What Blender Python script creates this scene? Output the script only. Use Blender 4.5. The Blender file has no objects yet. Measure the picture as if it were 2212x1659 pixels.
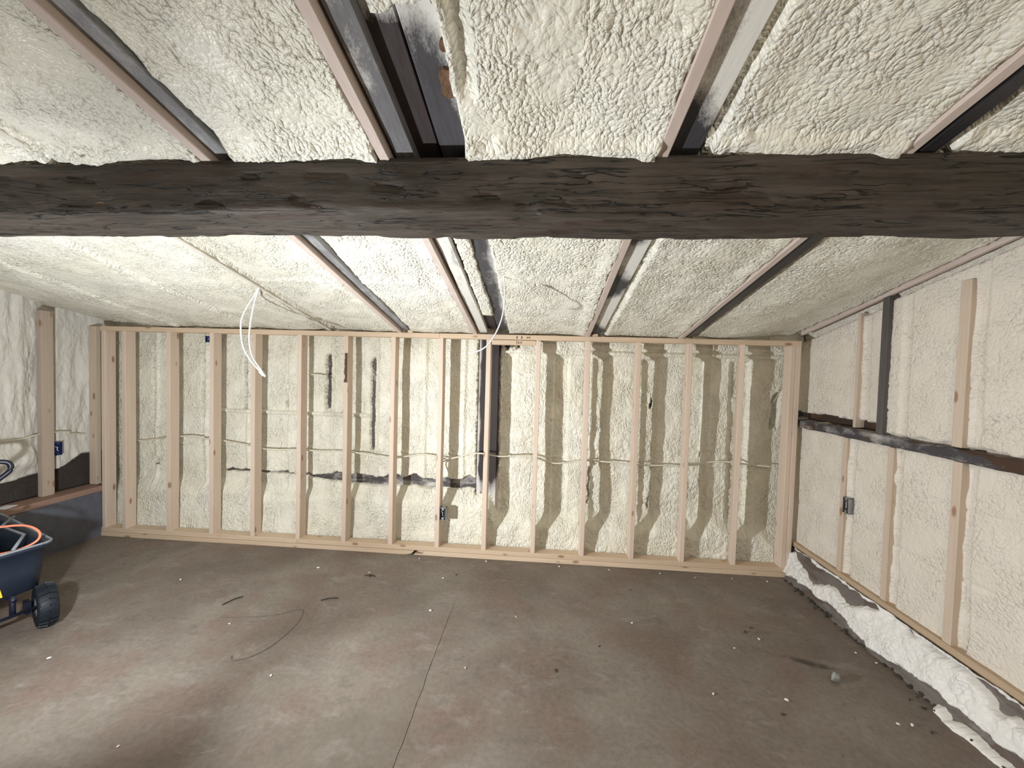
import bpy, bmesh, math, random
import numpy as np
from mathutils import Vector, Matrix
from math import sin, cos, pi, radians

S = bpy.context.scene
COL = S.collection

# ------------------------------------------------------------------ camera
CAM = (3.9009, -3.2761, 1.5859)
YAW, PIT, ROL, FPX = 0.0706, -0.0325, -0.0279, 859.67
def cam_matrix():
    Rz = Matrix.Rotation(YAW, 3, 'Z'); Rx = Matrix.Rotation(PIT, 3, 'X'); Ry = Matrix.Rotation(ROL, 3, 'Y')
    R = Rz @ Rx @ Ry
    M = Matrix((R.col[0], R.col[2], -R.col[1])).transposed().to_4x4()
    M.translation = Vector(CAM)
    return M
cam = bpy.data.cameras.new('camera'); camo = bpy.data.objects.new('camera', cam); COL.objects.link(camo)
cam.sensor_width = 36; cam.lens = FPX / 2212 * 36; cam.clip_start = 0.02
camo.matrix_world = cam_matrix()
S.camera = camo

# ------------------------------------------------------------------ world, lamps, exposure
W = bpy.data.worlds.new('world'); S.world = W; W.use_nodes = True
W.node_tree.nodes['Background'].inputs[0].default_value = (0.8, 0.85, 1, 1)
W.node_tree.nodes['Background'].inputs[1].default_value = 0.02

def lamp(name, typ, loc, aim, power, color, **k):
    l = bpy.data.lights.new(name, typ); l.energy = power; l.color = color
    for a, v in k.items(): setattr(l, a, v)
    o = bpy.data.objects.new(name, l); COL.objects.link(o); o.location = loc
    o.rotation_euler = Vector(aim).to_track_quat('-Z', 'Y').to_euler()
    return o
# the work light just left of the frame, split into lamps shaping its spread
WL = (1.95, -2.15, 0.85); COOL = (0.95, 0.98, 1.0)
lamp('work_light_lobe', 'SPOT', WL, (0.92, 0.40, 0.13), 330, COOL, spot_size=radians(124), spot_blend=1.0, shadow_soft_size=0.03)
lamp('work_light_lobe', 'AREA', WL, (-0.34, 0.95, 0.16), 36, COOL, shape='DISK', size=0.06)
lamp('work_light_glow', 'POINT', WL, (0, 0, -1), 7, COOL, shadow_soft_size=0.03)
lamp('work_light_lobe', 'AREA', (1.95, -2.15, 0.87), (-0.10, -0.15, 1.0), 12, COOL, shape='DISK', size=0.06)  # extra upward disc, added only to brighten the ceiling
# added fill light behind the photographer, brightening the floor and the shade
lamp('room_fill', 'AREA', (4.4, -4.4, 2.35), (0.1, 0.66, -0.7), 24, (1.0, 0.9, 0.76), shape='DISK', size=0.5)

S.view_settings.view_transform = 'Standard'
try: S.view_settings.look = 'None'
except Exception: pass
S.view_settings.gamma = 1; S.view_settings.use_curve_mapping = False
S.view_settings.exposure = 0.12
S.cycles.use_denoising = True
S.cycles.use_adaptive_sampling = True; S.cycles.adaptive_threshold = 0.04
S.cycles.max_bounces = 6; S.cycles.diffuse_bounces = 4; S.cycles.glossy_bounces = 2; S.cycles.transmission_bounces = 4
S.cycles.caustics_reflective = False; S.cycles.caustics_refractive = False

# ------------------------------------------------------------------ measured place
H = 1.884          # top of the framed back wall
SL = 0.2108        # slope of the roof towards the camera
def roof(y): return H - SL * y
XE = 5.934         # right end of the back wall

# ------------------------------------------------------------------ numpy noise
def _hash(i, j, s):
    n = (i.astype(np.int64) * 374761393 + j.astype(np.int64) * 668265263 + s * 974634777) & 0xffffffff
    n = ((n ^ (n >> 13)) * 1274126177) & 0xffffffff
    return ((n ^ (n >> 16)) & 0xffff) / 65535.0
def vn(x, y, s=0):
    i = np.floor(x); j = np.floor(y); fx = x - i; fy = y - j
    fx = fx * fx * (3 - 2 * fx); fy = fy * fy * (3 - 2 * fy)
    a = _hash(i, j, s); b = _hash(i + 1, j, s); c = _hash(i, j + 1, s); d = _hash(i + 1, j + 1, s)
    return (a * (1 - fx) + b * fx) * (1 - fy) + (c * (1 - fx) + d * fx) * fy
def fbm(x, y, s=0, n=4):
    r = 0; a = 0.5; t = 0
    for k in range(n):
        r = r + a * vn(x * 2 ** k, y * 2 ** k, s + k * 7); t += a; a *= 0.5
    return r / t
def domes(x, y, s=0):
    i = np.floor(x); j = np.floor(y); best = np.full(x.shape, 9.0); amp = np.zeros(x.shape)
    for di in (-1, 0, 1):
        for dj in (-1, 0, 1):
            a = i + di; b = j + dj
            px = a + _hash(a, b, s); py = b + _hash(a, b, s + 5)
            d = (x - px) ** 2 + (y - py) ** 2
            m = d < best
            amp = np.where(m, _hash(a, b, s + 9), amp); best = np.where(m, d, best)
    return np.clip(1 - best * 1.35, 0, 1) * (0.5 + 0.5 * amp)
def ss(a, b, x):
    t = np.clip((x - a) / (b - a), 0, 1); return t * t * (3 - 2 * t)
def box(x, a, b, e=0.01):
    return ss(a - e, a + e, x) * (1 - ss(b - e, b + e, x))
def foam(u, v, seed, cell=0.024, st=(1, 1), rough=1.0):
    """lumpy sprayed foam height in metres, positive towards the room"""
    wu = u + (fbm(u / 0.07, v / 0.07, seed + 1, 3) - .5) * 0.05
    wv = v + (fbm(u / 0.07, v / 0.07, seed + 2, 3) - .5) * 0.05
    m = ss(0.3, 0.62, fbm(u / 0.28, v / 0.28, seed + 3, 3))
    big = (fbm(u / 0.45, v / 0.45, seed + 4, 3) - .5) * 0.028 + (fbm(u / 0.12, v / 0.12, seed + 5, 3) - .5) * 0.016
    d1 = domes(wu / cell / st[0], wv / cell / st[1], seed + 6)
    d2 = domes(wu / cell / st[0] * 1.9, wv / cell / st[1] * 1.9, seed + 8)
    return rough * (big + (0.35 + 0.65 * m) * (0.0080 * d1 + 0.0036 * d2))

# ------------------------------------------------------------------ object helpers
def link(name, me, mat=None, parent=None):
    o = bpy.data.objects.new(name, me); COL.objects.link(o)
    if mat: me.materials.append(mat)
    if parent: o.parent = parent
    return o
def tag(o, label=None, cat=None, group=None, kind=None):
    if label: o['label'] = label
    if cat: o['category'] = cat
    if group: o['group'] = group
    if kind: o['kind'] = kind
    return o
def empty(name, loc, rz=0):
    o = bpy.data.objects.new(name, None); COL.objects.link(o); o.location = loc; o.rotation_euler = (0, 0, rz)
    o.empty_display_size = 0.05
    return o
def grid_mesh(name, X, Y, Z, mat, smooth=True, flip=False, keep=None):
    n, m = X.shape
    co = np.stack([X, Y, Z], -1).reshape(-1, 3).astype(np.float32)
    idx = np.arange(n * m).reshape(n, m)
    q = np.stack([idx[:-1, :-1], idx[1:, :-1], idx[1:, 1:], idx[:-1, 1:]], -1).reshape(-1, 4)
    if flip: q = q[:, ::-1]
    if keep is not None:
        k = (keep[:-1, :-1] | keep[1:, :-1] | keep[1:, 1:] | keep[:-1, 1:]).reshape(-1)
        q = q[k]
        used = np.unique(q); remap = np.full(n * m, -1); remap[used] = np.arange(len(used))
        q = remap[q]; co = co[used]
    me = bpy.data.meshes.new(name)
    me.vertices.add(len(co)); me.vertices.foreach_set('co', co.ravel())
    me.loops.add(q.size); me.loops.foreach_set('vertex_index', q.ravel().astype(np.int32))
    me.polygons.add(len(q)); me.polygons.foreach_set('loop_start', np.arange(0, q.size, 4, dtype=np.int32))
    me.polygons.foreach_set('loop_total', np.full(len(q), 4, dtype=np.int32))
    me.update(calc_edges=True); me.validate()
    if smooth: me.polygons.foreach_set('use_smooth', np.ones(len(me.polygons), dtype=bool))
    return link(name, me, mat)
def bm_obj(name, bm, mat, parent=None, smooth=False):
    me = bpy.data.meshes.new(name); bmesh.ops.recalc_face_normals(bm, faces=bm.faces[:]); bm.to_mesh(me); bm.free()
    if smooth:
        for p in me.polygons: p.use_smooth = True
    return link(name, me, mat, parent)
def add_box(bm, x0, x1, y0, y1, z0, z1, bev=0.0):
    vs = [bm.verts.new((x, y, z)) for x in (x0, x1) for y in (y0, y1) for z in (z0, z1)]
    f = [bm.faces.new([vs[i] for i in q]) for q in ((0, 1, 3, 2), (4, 6, 7, 5), (0, 4, 5, 1), (2, 3, 7, 6), (0, 2, 6, 4), (1, 5, 7, 3))]
    if bev > 0:
        es = list({e for ff in f for e in ff.edges})
        bmesh.ops.bevel(bm, geom=es, offset=bev, segments=2, affect='EDGES', profile=0.6)
def tube(bm, pts, r, seg=8, caps=True):
    pts = [Vector(p) for p in pts]; rings = []
    rr = r if isinstance(r, (list, tuple)) else [r] * len(pts)
    up = Vector((0.13, 0.31, 0.94)).normalized()
    for i, p in enumerate(pts):
        t = (pts[min(i + 1, len(pts) - 1)] - pts[max(i - 1, 0)]).normalized()
        a = t.cross(up)
        if a.length < 1e-3: a = t.cross(Vector((1, 0, 0)))
        a.normalize(); b = t.cross(a)
        rings.append([bm.verts.new(p + (a * cos(2 * pi * k / seg) + b * sin(2 * pi * k / seg)) * rr[i]) for k in range(seg)])
    for A, B in zip(rings, rings[1:]):
        for k in range(seg): bm.faces.new((A[k], A[(k + 1) % seg], B[(k + 1) % seg], B[k]))
    if caps:
        bm.faces.new(rings[0][::-1]); bm.faces.new(rings[-1])
def spline(pts, n=6):
    P = [Vector(p) for p in pts]; out = []
    for i in range(len(P) - 1):
        p0 = P[max(i - 1, 0)]; p1 = P[i]; p2 = P[i + 1]; p3 = P[min(i + 2, len(P) - 1)]
        for k in range(n):
            t = k / n
            out.append(0.5 * ((2 * p1) + (p2 - p0) * t + (2 * p0 - 5 * p1 + 4 * p2 - p3) * t * t + (3 * p1 - p0 - 3 * p2 + p3) * t ** 3))
    out.append(P[-1]); return out

# ------------------------------------------------------------------ materials
class NT:
    def __init__(s, name, rough=0.6, spec=0.5):
        s.m = bpy.data.materials.new(name); s.m.use_nodes = True; s.t = s.m.node_tree
        s.b = s.t.nodes['Principled BSDF']; s.b.inputs['Roughness'].default_value = rough
        s.b.inputs['Specular IOR Level'].default_value = spec
        s.tc = s.t.nodes.new('ShaderNodeTexCoord')
    def n(s, typ, **k):
        o = s.t.nodes.new(typ)
        for a, v in k.items(): setattr(o, a, v)
        return o
    def L(s, a, b): s.t.links.new(a, b)
    def coord(s, scale=(1, 1, 1), warp=0, wscale=3, rot=(0, 0, 0)):
        mp = s.n('ShaderNodeMapping'); mp.inputs['Scale'].default_value = scale; mp.inputs['Rotation'].default_value = rot
        src = s.tc.outputs['Object']
        if warp:
            nz = s.n('ShaderNodeTexNoise'); nz.inputs['Scale'].default_value = wscale; s.L(src, nz.inputs['Vector'])
            sub = s.n('ShaderNodeVectorMath', operation='SUBTRACT'); s.L(nz.outputs['Color'], sub.inputs[0]); sub.inputs[1].default_value = (.5, .5, .5)
            sc = s.n('ShaderNodeVectorMath', operation='SCALE'); s.L(sub.outputs[0], sc.inputs[0]); sc.inputs['Scale'].default_value = warp
            ad = s.n('ShaderNodeVectorMath', operation='ADD'); s.L(src, ad.inputs[0]); s.L(sc.outputs[0], ad.inputs[1]); src = ad.outputs[0]
        s.L(src, mp.inputs['Vector']); return mp.outputs[0]
    def noise(s, vec, scale, detail=4, rough=0.55, dist=0):
        o = s.n('ShaderNodeTexNoise'); o.inputs['Scale'].default_value = scale; o.inputs['Detail'].default_value = detail
        o.inputs['Roughness'].default_value = rough; o.inputs['Distortion'].default_value = dist
        s.L(vec, o.inputs['Vector']); return o.outputs['Fac']
    def vor(s, vec, scale, feature='F1', rnd=1.0, smooth=0.4):
        o = s.n('ShaderNodeTexVoronoi', feature=feature); o.inputs['Scale'].default_value = scale
        o.inputs['Randomness'].default_value = rnd
        if feature == 'SMOOTH_F1': o.inputs['Smoothness'].default_value = smooth
        s.L(vec, o.inputs['Vector']); return o.outputs['Distance']
    def ramp(s, fac, stops, interp='LINEAR'):
        o = s.n('ShaderNodeValToRGB'); r = o.color_ramp; r.interpolation = interp
        while len(r.elements) < len(stops): r.elements.new(0.5)
        for e, (p, c) in zip(r.elements, stops):
            e.position = p; e.color = (c if len(c) == 4 else (*c, 1)) if isinstance(c, tuple) else (c, c, c, 1)
        s.L(fac, o.inputs[0]); return o.outputs[0]
    def mix(s, fac, a, b, typ='MIX'):
        o = s.n('ShaderNodeMix', data_type='RGBA', blend_type=typ)
        for sock, v in ((o.inputs[0], fac), (o.inputs[6], a), (o.inputs[7], b)):
            if hasattr(v, 'links') or hasattr(v, 'is_linked'): s.L(v, sock)
            elif isinstance(v, tuple): sock.default_value = (*v, 1) if len(v) == 3 else v
            else: sock.default_value = v
        return o.outputs[2]
    def math(s, op, a, b=0.0, c=None):
        o = s.n('ShaderNodeMath', operation=op)
        for i, v in enumerate((a, b) if c is None else (a, b, c)):
            if hasattr(v, 'is_linked'): s.L(v, o.inputs[i])
            else: o.inputs[i].default_value = v
        return o.outputs[0]
    def bump(s, h, dist, strength=1.0, prev=None):
        o = s.n('ShaderNodeBump'); o.inputs['Distance'].default_value = dist; o.inputs['Strength'].default_value = strength
        s.L(h, o.inputs['Height'])
        if prev is not None: s.L(prev, o.inputs['Normal'])
        return o.outputs[0]
    def col(s, c):
        if isinstance(c, tuple): s.b.inputs['Base Color'].default_value = (*c, 1)
        else: s.L(c, s.b.inputs['Base Color'])
    def nrm(s, c): s.L(c, s.b.inputs['Normal'])
def rgb(r, g, b):
    f = lambda c: (c / 255 / 12.92) if c / 255 <= 0.04045 else ((c / 255 + 0.055) / 1.055) ** 2.4
    return (f(r), f(g), f(b))

def foam_mat(name, a, b, amp=0.006, scale=1.0, st=(1, 1), rough=0.36, plane='xy'):
    t = NT(name, rough, 0.45)
    t.b.inputs['Specular IOR Level'].default_value = 0.4
    sep = t.n('ShaderNodeSeparateXYZ'); t.L(t.tc.outputs['Object'], sep.inputs[0])
    cmb = t.n('ShaderNodeCombineXYZ')
    for k, ch in enumerate(plane):
        t.L(t.math('MULTIPLY', sep.outputs['xyz'.index(ch)], st[k]), cmb.inputs[k])
    wn = t.n('ShaderNodeTexNoise', noise_dimensions='2D'); wn.inputs['Scale'].default_value = 14; wn.inputs['Detail'].default_value = 1; t.L(cmb.outputs[0], wn.inputs['Vector'])
    sc = t.n('ShaderNodeVectorMath', operation='MULTIPLY_ADD'); t.L(wn.outputs['Color'], sc.inputs[0]); sc.inputs[1].default_value = (.03, .03, 0); t.L(cmb.outputs[0], sc.inputs[2])
    v = sc.outputs[0]
    def n2(scale, d): 
        o = t.n('ShaderNodeTexNoise', noise_dimensions='2D'); o.inputs['Scale'].default_value = scale; o.inputs['Detail'].default_value = d; t.L(v, o.inputs['Vector']); return o.outputs['Fac']
    def v2(scale):
        o = t.n('ShaderNodeTexVoronoi', voronoi_dimensions='2D'); o.inputs['Scale'].default_value = scale; t.L(v, o.inputs['Vector']); return o.outputs['Distance']
    t.col(t.mix(t.ramp(n2(3.2, 4), [(0.3, 0.0), (0.7, 1.0)]), a, b))
    d1 = v2(70 * scale); d2 = v2(135 * scale)
    h = t.math('ADD', t.math('MULTIPLY', t.math('MULTIPLY', d1, d1), -1.0), t.math('MULTIPLY', t.math('MULTIPLY', d2, d2), -0.4))
    hh = t.math('MULTIPLY', h, t.ramp(n2(6, 2), [(0.32, 0.3), (0.62, 1.0)]))
    t.nrm(t.bump(hh, amp, 1.0)); return t.m
CREAM = (0.80, 0.765, 0.635)
M_foam_ceiling = foam_mat('foam_ceiling', (0.80, 0.778, 0.69), (0.78, 0.75, 0.635), 0.010)
M_foam_back = foam_mat('foam_back', (0.80, 0.778, 0.685), (0.775, 0.745, 0.62), 0.009, st=(1.15, .75), plane='xz')
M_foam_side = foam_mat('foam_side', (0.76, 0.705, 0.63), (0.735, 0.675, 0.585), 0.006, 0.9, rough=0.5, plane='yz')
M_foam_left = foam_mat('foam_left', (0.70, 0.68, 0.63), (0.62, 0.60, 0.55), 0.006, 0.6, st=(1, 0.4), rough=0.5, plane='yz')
M_foam_white = foam_mat('foam_white', (0.86, 0.84, 0.81), (0.80, 0.78, 0.75), 0.005, 0.9, rough=0.55, plane='yz')

def lumber_mat(name, axis, a, b, dark=(0.30, 0.17, 0.09), knots=True):
    t = NT(name, 0.62, 0.3)
    sc = [55, 55, 55]; sc[axis] = 1.6
    v = t.coord(tuple(sc), warp=0.012, wscale=5)
    oi = t.n('ShaderNodeObjectInfo')
    off = t.n('ShaderNodeVectorMath', operation='SCALE'); 
    cmb = t.n('ShaderNodeCombineXYZ'); t.L(oi.outputs['Random'], cmb.inputs[0]); t.L(oi.outputs['Random'], cmb.inputs[1]); t.L(oi.outputs['Random'], cmb.inputs[2])
    t.L(cmb.outputs[0], off.inputs[0]); off.inputs['Scale'].default_value = 37
    ad = t.n('ShaderNodeVectorMath', operation='ADD'); t.L(v, ad.inputs[0]); t.L(off.outputs[0], ad.inputs[1])
    g = t.noise(ad.outputs[0], 1.0, 5, 0.6)
    c = t.mix(t.ramp(g, [(0.3, 0.0), (0.7, 1.0)]), a, b)
    c = t.mix(t.math('MULTIPLY', oi.outputs['Random'], 0.35), c, (a[0] * .78, a[1] * .72, a[2] * .66))
    if knots:
        ks = [11, 11, 11]; ks[axis] = 4.6
        kv = t.coord(tuple(ks))
        ad2 = t.n('ShaderNodeVectorMath', operation='ADD'); t.L(kv, ad2.inputs[0]); t.L(off.outputs[0], ad2.inputs[1])
        k = t.ramp(t.vor(ad2.outputs[0], 1.0), [(0.10, 1.0), (0.17, 0.0)])
        c = t.mix(t.math('MULTIPLY', k, 0.85), c, dark)
    t.col(c); t.nrm(t.bump(g, 0.0015, 0.5)); return t.m
PINE_A, PINE_B = (0.72, 0.60, 0.50), (0.64, 0.51, 0.41)
M_pine_z = lumber_mat('pine_upright', 2, PINE_A, PINE_B)
M_pine_x = lumber_mat('pine_lengthwise', 0, (0.70, 0.56, 0.42), (0.58, 0.44, 0.31))
M_pine_y = lumber_mat('pine_rafter', 1, (0.64, 0.55, 0.50), (0.55, 0.45, 0.40), knots=False)
M_pine_wall = lumber_mat('pine_side_wall', 2, (0.66, 0.555, 0.455), (0.58, 0.47, 0.375))

def dusted(name, dark, dust, axis=1, lo=0.5, hi=0.66, brown=None, rough=0.6, scale=5.0, edge=(), blob=()):
    """old dark timber with overspray dust"""
    t = NT(name, rough, 0.4)
    sc = [40, 40, 40]; sc[axis] = 2
    g = t.noise(t.coord(tuple(sc), 0.01, 6), 1, 5, .6)
    c = t.mix(g, (dark[0] * .5, dark[1] * .5, dark[2] * .5), (dark[0] * 1.5, dark[1] * 1.5, dark[2] * 1.5))
    if brown:
        s2 = [7, 7, 7]; s2[axis] = 2.2
        c = t.mix(t.ramp(t.noise(t.coord(tuple(s2)), 1, 4), [(0.56, 0.0), (0.60, 1.0)]), c, brown)
    s3 = [1, 1, 1]; s3[axis] = 0.45
    v3 = t.coord(tuple(s3))
    d = t.math('ADD', t.noise(v3, scale, 6, .65), t.math('MULTIPLY', t.math('SUBTRACT', t.noise(v3, 240, 2), .5), 0.18))
    for ax, a0, a1, amt in edge:      # overspray is heavier along the foam side of the timber
        sp = t.n('ShaderNodeSeparateXYZ'); t.L(t.tc.outputs['Object'], sp.inputs[0])
        mr = t.n('ShaderNodeMapRange'); t.L(sp.outputs[ax], mr.inputs[0]); mr.inputs[1].default_value = a0; mr.inputs[2].default_value = a1
        mr.inputs[3].default_value = amt; mr.inputs[4].default_value = 0
        d = t.math('ADD', d, mr.outputs[0])
    for ax, c0, w0, amt in blob:      # places the spray missed
        sp = t.n('ShaderNodeSeparateXYZ'); t.L(t.tc.outputs['Object'], sp.inputs[0])
        k = t.math('MAXIMUM', t.math('SUBTRACT', 1.0, t.math('MULTIPLY', t.math('ABSOLUTE', t.math('SUBTRACT', sp.outputs[ax], c0)), 1 / w0)), 0.0)
        d = t.math('ADD', d, t.math('MULTIPLY', k, amt))
    c = t.mix(t.ramp(d, [(lo, 0.0), (hi, 1.0)]), c, dust)
    t.col(c); t.nrm(t.bump(g, 0.003, 0.7)); return t.m
M_grey_timber = dusted('grey_old_timber', (0.19, 0.185, 0.19), (0.50, 0.50, 0.50), 1, 0.46, 0.80, scale=9)
M_dark_board = dusted('dark_roof_board', (0.034, 0.024, 0.024), (0.60, 0.58, 0.56), 1, 0.66, 0.86, brown=(0.05, 0.022, 0.018), edge=((1, -2.40, -2.27, .42),))
M_dusty_board = dusted('dusty_roof_board', (0.060, 0.056, 0.062), (0.72, 0.70, 0.66), 1, 0.54, 0.82, scale=5, edge=((0, .055, .0, .20), (1, -2.38, -2.20, .28)), blob=((1, -1.97, .15, -.3),))
M_black_timber = dusted('black_timber', (0.020, 0.019, 0.022), (0.35, 0.35, 0.37), 1, 0.68, 0.95, rough=0.32)
M_grey_timber_b = dusted('grey_old_timber_foamed', (0.15, 0.145, 0.15), (0.70, 0.68, 0.63), 1, 0.50, 0.70, scale=7, edge=((1, -1.55, -1.75, .22),))
M_white_timber = dusted('white_dusted_timber', (0.05, 0.048, 0.052), (0.72, 0.70, 0.65), 1, 0.34, 0.56, scale=5, edge=((0, .05, -.04, .22),), blob=((1, -1.97, .22, -.55), (1, -.93, .24, -.45), (1, -1.48, .16, -.35), (1, -.10, .2, -.45), (1, -2.62, .2, -.35)))
M_girt = dusted('girt_timber', (0.055, 0.050, 0.055), (0.48, 0.46, 0.45), 1, 0.50, 0.72, brown=(0.06, 0.03, 0.018), scale=9)
M_post = dusted('old_post_timber', (0.030, 0.022, 0.022), (0.60, 0.58, 0.55), 2, 0.66, 0.90, brown=(0.055, 0.03, 0.025), edge=((0, -0.10, -0.065, .45), (0, .10, .07, .35), (2, .40, .60, .35)))
M_old_z = dusted('old_stud_timber', (0.07, 0.062, 0.058), (0.66, 0.64, 0.60), 2, 0.52, 0.78, scale=11)
M_old_x = dusted('old_sill_timber', (0.06, 0.05, 0.05), (0.70, 0.68, 0.64), 0, 0.48, 0.74, scale=9)

def plain(name, c, rough=0.6, metal=0.0, spec=0.5, bump=0.0, bs=60):
    t = NT(name, rough, spec); t.b.inputs['Metallic'].default_value = metal
    v = t.coord()
    t.col(t.mix(t.ramp(t.noise(v, 14, 4), [(0.3, 0.0), (0.7, 1.0)]), tuple(x * 0.85 for x in c), tuple(min(1, x * 1.12) for x in c)))
    if bump: t.nrm(t.bump(t.noise(v, bs, 4), bump, 1))
    return t.m
M_bark = plain('bark_brown', (0.10, 0.055, 0.03), 0.8)
M_foam_coat = plain('foam_coated_wood', (0.66, 0.62, 0.545), 0.55)
def beam_mat():
    t = NT('hewn_beam_timber', 0.6, 0.3)
    v = t.coord((1.0, 14, 14), warp=0.03, wscale=2.5)
    g = t.noise(v, 3.0, 6, .72)
    c = t.mix(t.ramp(g, [(0.34, 0.0), (0.68, 1.0)]), (0.034, 0.028, 0.022), (0.092, 0.075, 0.062))
    pv = t.coord((1.1, 3.2, 3.2), warp=.1)
    c = t.mix(t.ramp(t.noise(pv, 3.3, 5), [(0.52, 0.0), (0.70, 0.6)]), c, (0.050, 0.026, 0.019))
    c = t.mix(t.ramp(t.noise(t.coord((2, 9, 9)), 3.7, 4), [(0.735, 0.0), (0.76, 0.7)]), c, (0.26, 0.14, 0.06))
    cv = t.coord((0.55, 15, 15), warp=0.07, wscale=2.2)
    o = t.n('ShaderNodeTexNoise'); o.inputs['Scale'].default_value = 3.2; o.inputs['Detail'].default_value = 4; t.L(cv, o.inputs['Vector'])
    ridge = t.math('ABSOLUTE', t.math('SUBTRACT', o.outputs['Fac'], 0.5))
    crk = t.ramp(ridge, [(0.008, 1.0), (0.022, 0.0)])
    crk = t.math('MULTIPLY', crk, t.ramp(t.noise(t.coord((1.2, 3, 3)), 3.0, 3), [(0.44, 0.0), (0.52, 1.0)]))
    c = t.mix(crk, c, (0.008, 0.008, 0.007))
    t.col(c)
    t.nrm(t.bump(t.math('SUBTRACT', g, t.math('MULTIPLY', crk, 0.8)), 0.008, 0.8)); return t.m
M_beam = beam_mat()

def floor_mat():
    t = NT('stained_concrete', 0.62, 0.35)
    v = t.coord((1, 1, 1), warp=0.25, wscale=1.3)
    c = t.mix(t.ramp(t.noise(v, 1.3, 6, .6), [(0.36, 0.0), (0.62, 1.0)]), (0.165, 0.136, 0.113), (0.245, 0.218, 0.188))
    c = t.mix(t.ramp(t.noise(v, 2.4, 5), [(0.50, 0.0), (0.62, 0.55)]), c, (0.205, 0.145, 0.125))
    c = t.mix(t.ramp(t.noise(t.coord((1, 2.2, 1), .3, 2), 3.5, 6, .7), [(0.56, 0.0), (0.72, 0.55)]), c, (0.34, 0.31, 0.285))
    c = t.mix(t.ramp(t.noise(v, 0.9, 3), [(0.55, 0.0), (0.75, 0.5)]), c, (0.155, 0.135, 0.110))
    sc = t.ramp(t.noise(t.coord((1, 9, 1), .35, 1.5, rot=(0, 0, 0.5)), 2.2, 6, .7), [(0.655, 0.0), (0.70, 0.35)])
    c = t.mix(sc, c, (0.40, 0.37, 0.34))
    gr = t.noise(t.coord((1, 1, 1)), 38, 4, .7)
    c = t.mix(t.ramp(gr, [(0.35, 0.0), (0.65, 0.6)]), c, (0.30, 0.27, 0.24), 'SOFT_LIGHT')
    c = t.mix(t.ramp(t.noise(t.coord((1, 1.6, 1), .2, 3), 6.5, 5, .65), [(0.58, 0.0), (0.66, 0.5)]), c, (0.13, 0.112, 0.092))
    # cast joint between two pours, running away from the camera
    sep = t.n('ShaderNodeSeparateXYZ'); t.L(t.tc.outputs['Object'], sep.inputs[0])
    wob = t.math('MULTIPLY', t.math('SUBTRACT', t.noise(t.tc.outputs['Object'], 7, 4), 0.5), 0.020)
    dx = t.math('ADD', t.math('SUBTRACT', sep.outputs[0], 3.362), wob)
    j = t.ramp(t.math('ABSOLUTE', dx), [(0.0015, 1.0), (0.0035, 0.0)])
    fade = t.ramp(t.math('MULTIPLY', sep.outputs[1], -1.0), [(0.55, 0.0), (0.8, 1.0)])
    j = t.math('MULTIPLY', j, fade)
    # a darker patch left of the joint, ending along it
    side = t.math('MULTIPLY', t.math('LESS_THAN', dx, 0.0), t.ramp(t.math('ADD', t.math('MULTIPLY', dx, -1.6), t.math('ADD', t.math('MULTIPLY', t.noise(t.tc.outputs['Object'], 4, 5), 1.3), t.math('MULTIPLY', sep.outputs[1], 0.55))), [(-0.42, 0.50), (-0.02, 0.0)])) if False else None
    dark_left = t.math('MULTIPLY', t.math('LESS_THAN', dx, 0.0), t.math('LESS_THAN', t.math('ADD', t.math('MULTIPLY', dx, -0.9), t.math('MULTIPLY', t.noise(t.tc.outputs['Object'], 5, 5), 0.5)), t.math('SUBTRACT', t.math('MULTIPLY', sep.outputs[1], -1.0), 1.0)))
    c = t.mix(t.math('MULTIPLY', dark_left, 0.32), c, (0.13, 0.115, 0.09))
    c = t.mix(t.math('MULTIPLY', j, 0.8), c, (0.06, 0.05, 0.04))
    # oily smear left of the pale stone
    rx = t.math('ADD', t.math('MULTIPLY', t.math('SUBTRACT', sep.outputs[0], 5.45), 8.0), t.math('MULTIPLY', t.math('SUBTRACT', sep.outputs[1], -0.985), 2.2))
    ry = t.math('ADD', t.math('MULTIPLY', t.math('SUBTRACT', sep.outputs[1], -0.985), 26.0), t.math('MULTIPLY', t.math('SUBTRACT', sep.outputs[0], 5.45), 7.0))
    rr = t.math('ADD', t.math('SQRT', t.math('ADD', t.math('MULTIPLY', rx, rx), t.math('MULTIPLY', ry, ry))), t.math('MULTIPLY', t.math('SUBTRACT', t.noise(t.tc.outputs['Object'], 24, 4), .5), 1.3))
    c = t.mix(t.ramp(rr, [(0.35, 0.85), (0.95, 0.0)]), c, (0.045, 0.035, 0.028))
    spk = t.ramp(t.vor(t.coord(), 4.3), [(0.018, 1.0), (0.026, 0.0)])
    c = t.mix(spk, c, (0.12, 0.10, 0.085))
    t.col(c)
    rg = t.ramp(t.noise(v, 3, 4), [(0.3, 0.48), (0.7, 0.75)]); t.L(rg, t.b.inputs['Roughness'])
    n = t.bump(t.noise(v, 9, 6), 0.006, 0.5)
    n = t.bump(t.noise(t.tc.outputs['Object'], 260, 3), 0.0012, 0.6, n)
    n = t.bump(j, 0.004, -1.0 if False else 0.6, n)
    t.nrm(n); return t.m
M_floor = floor_mat()
M_curb = dusted('rough_stem_wall', (0.16, 0.14, 0.125), (0.34, 0.32, 0.30), 1, 0.6, 0.8, brown=(0.12, 0.09, 0.075), scale=8)
M_stem_left = plain('painted_hazed_stem_wall', (0.115, 0.125, 0.155), 0.5, bump=0.006, bs=7)  # block paint with the bluish haze mixed into its colour
M_ledge = lumber_mat('sill_plate_wood', 1, (0.36, 0.24, 0.19), (0.28, 0.18, 0.14), knots=False)
M_steel = plain('galvanised_steel', (0.42, 0.43, 0.45), 0.38, 0.85)
M_steel_in = plain('box_inside', (0.05, 0.05, 0.055), 0.5, 0.4)
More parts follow.
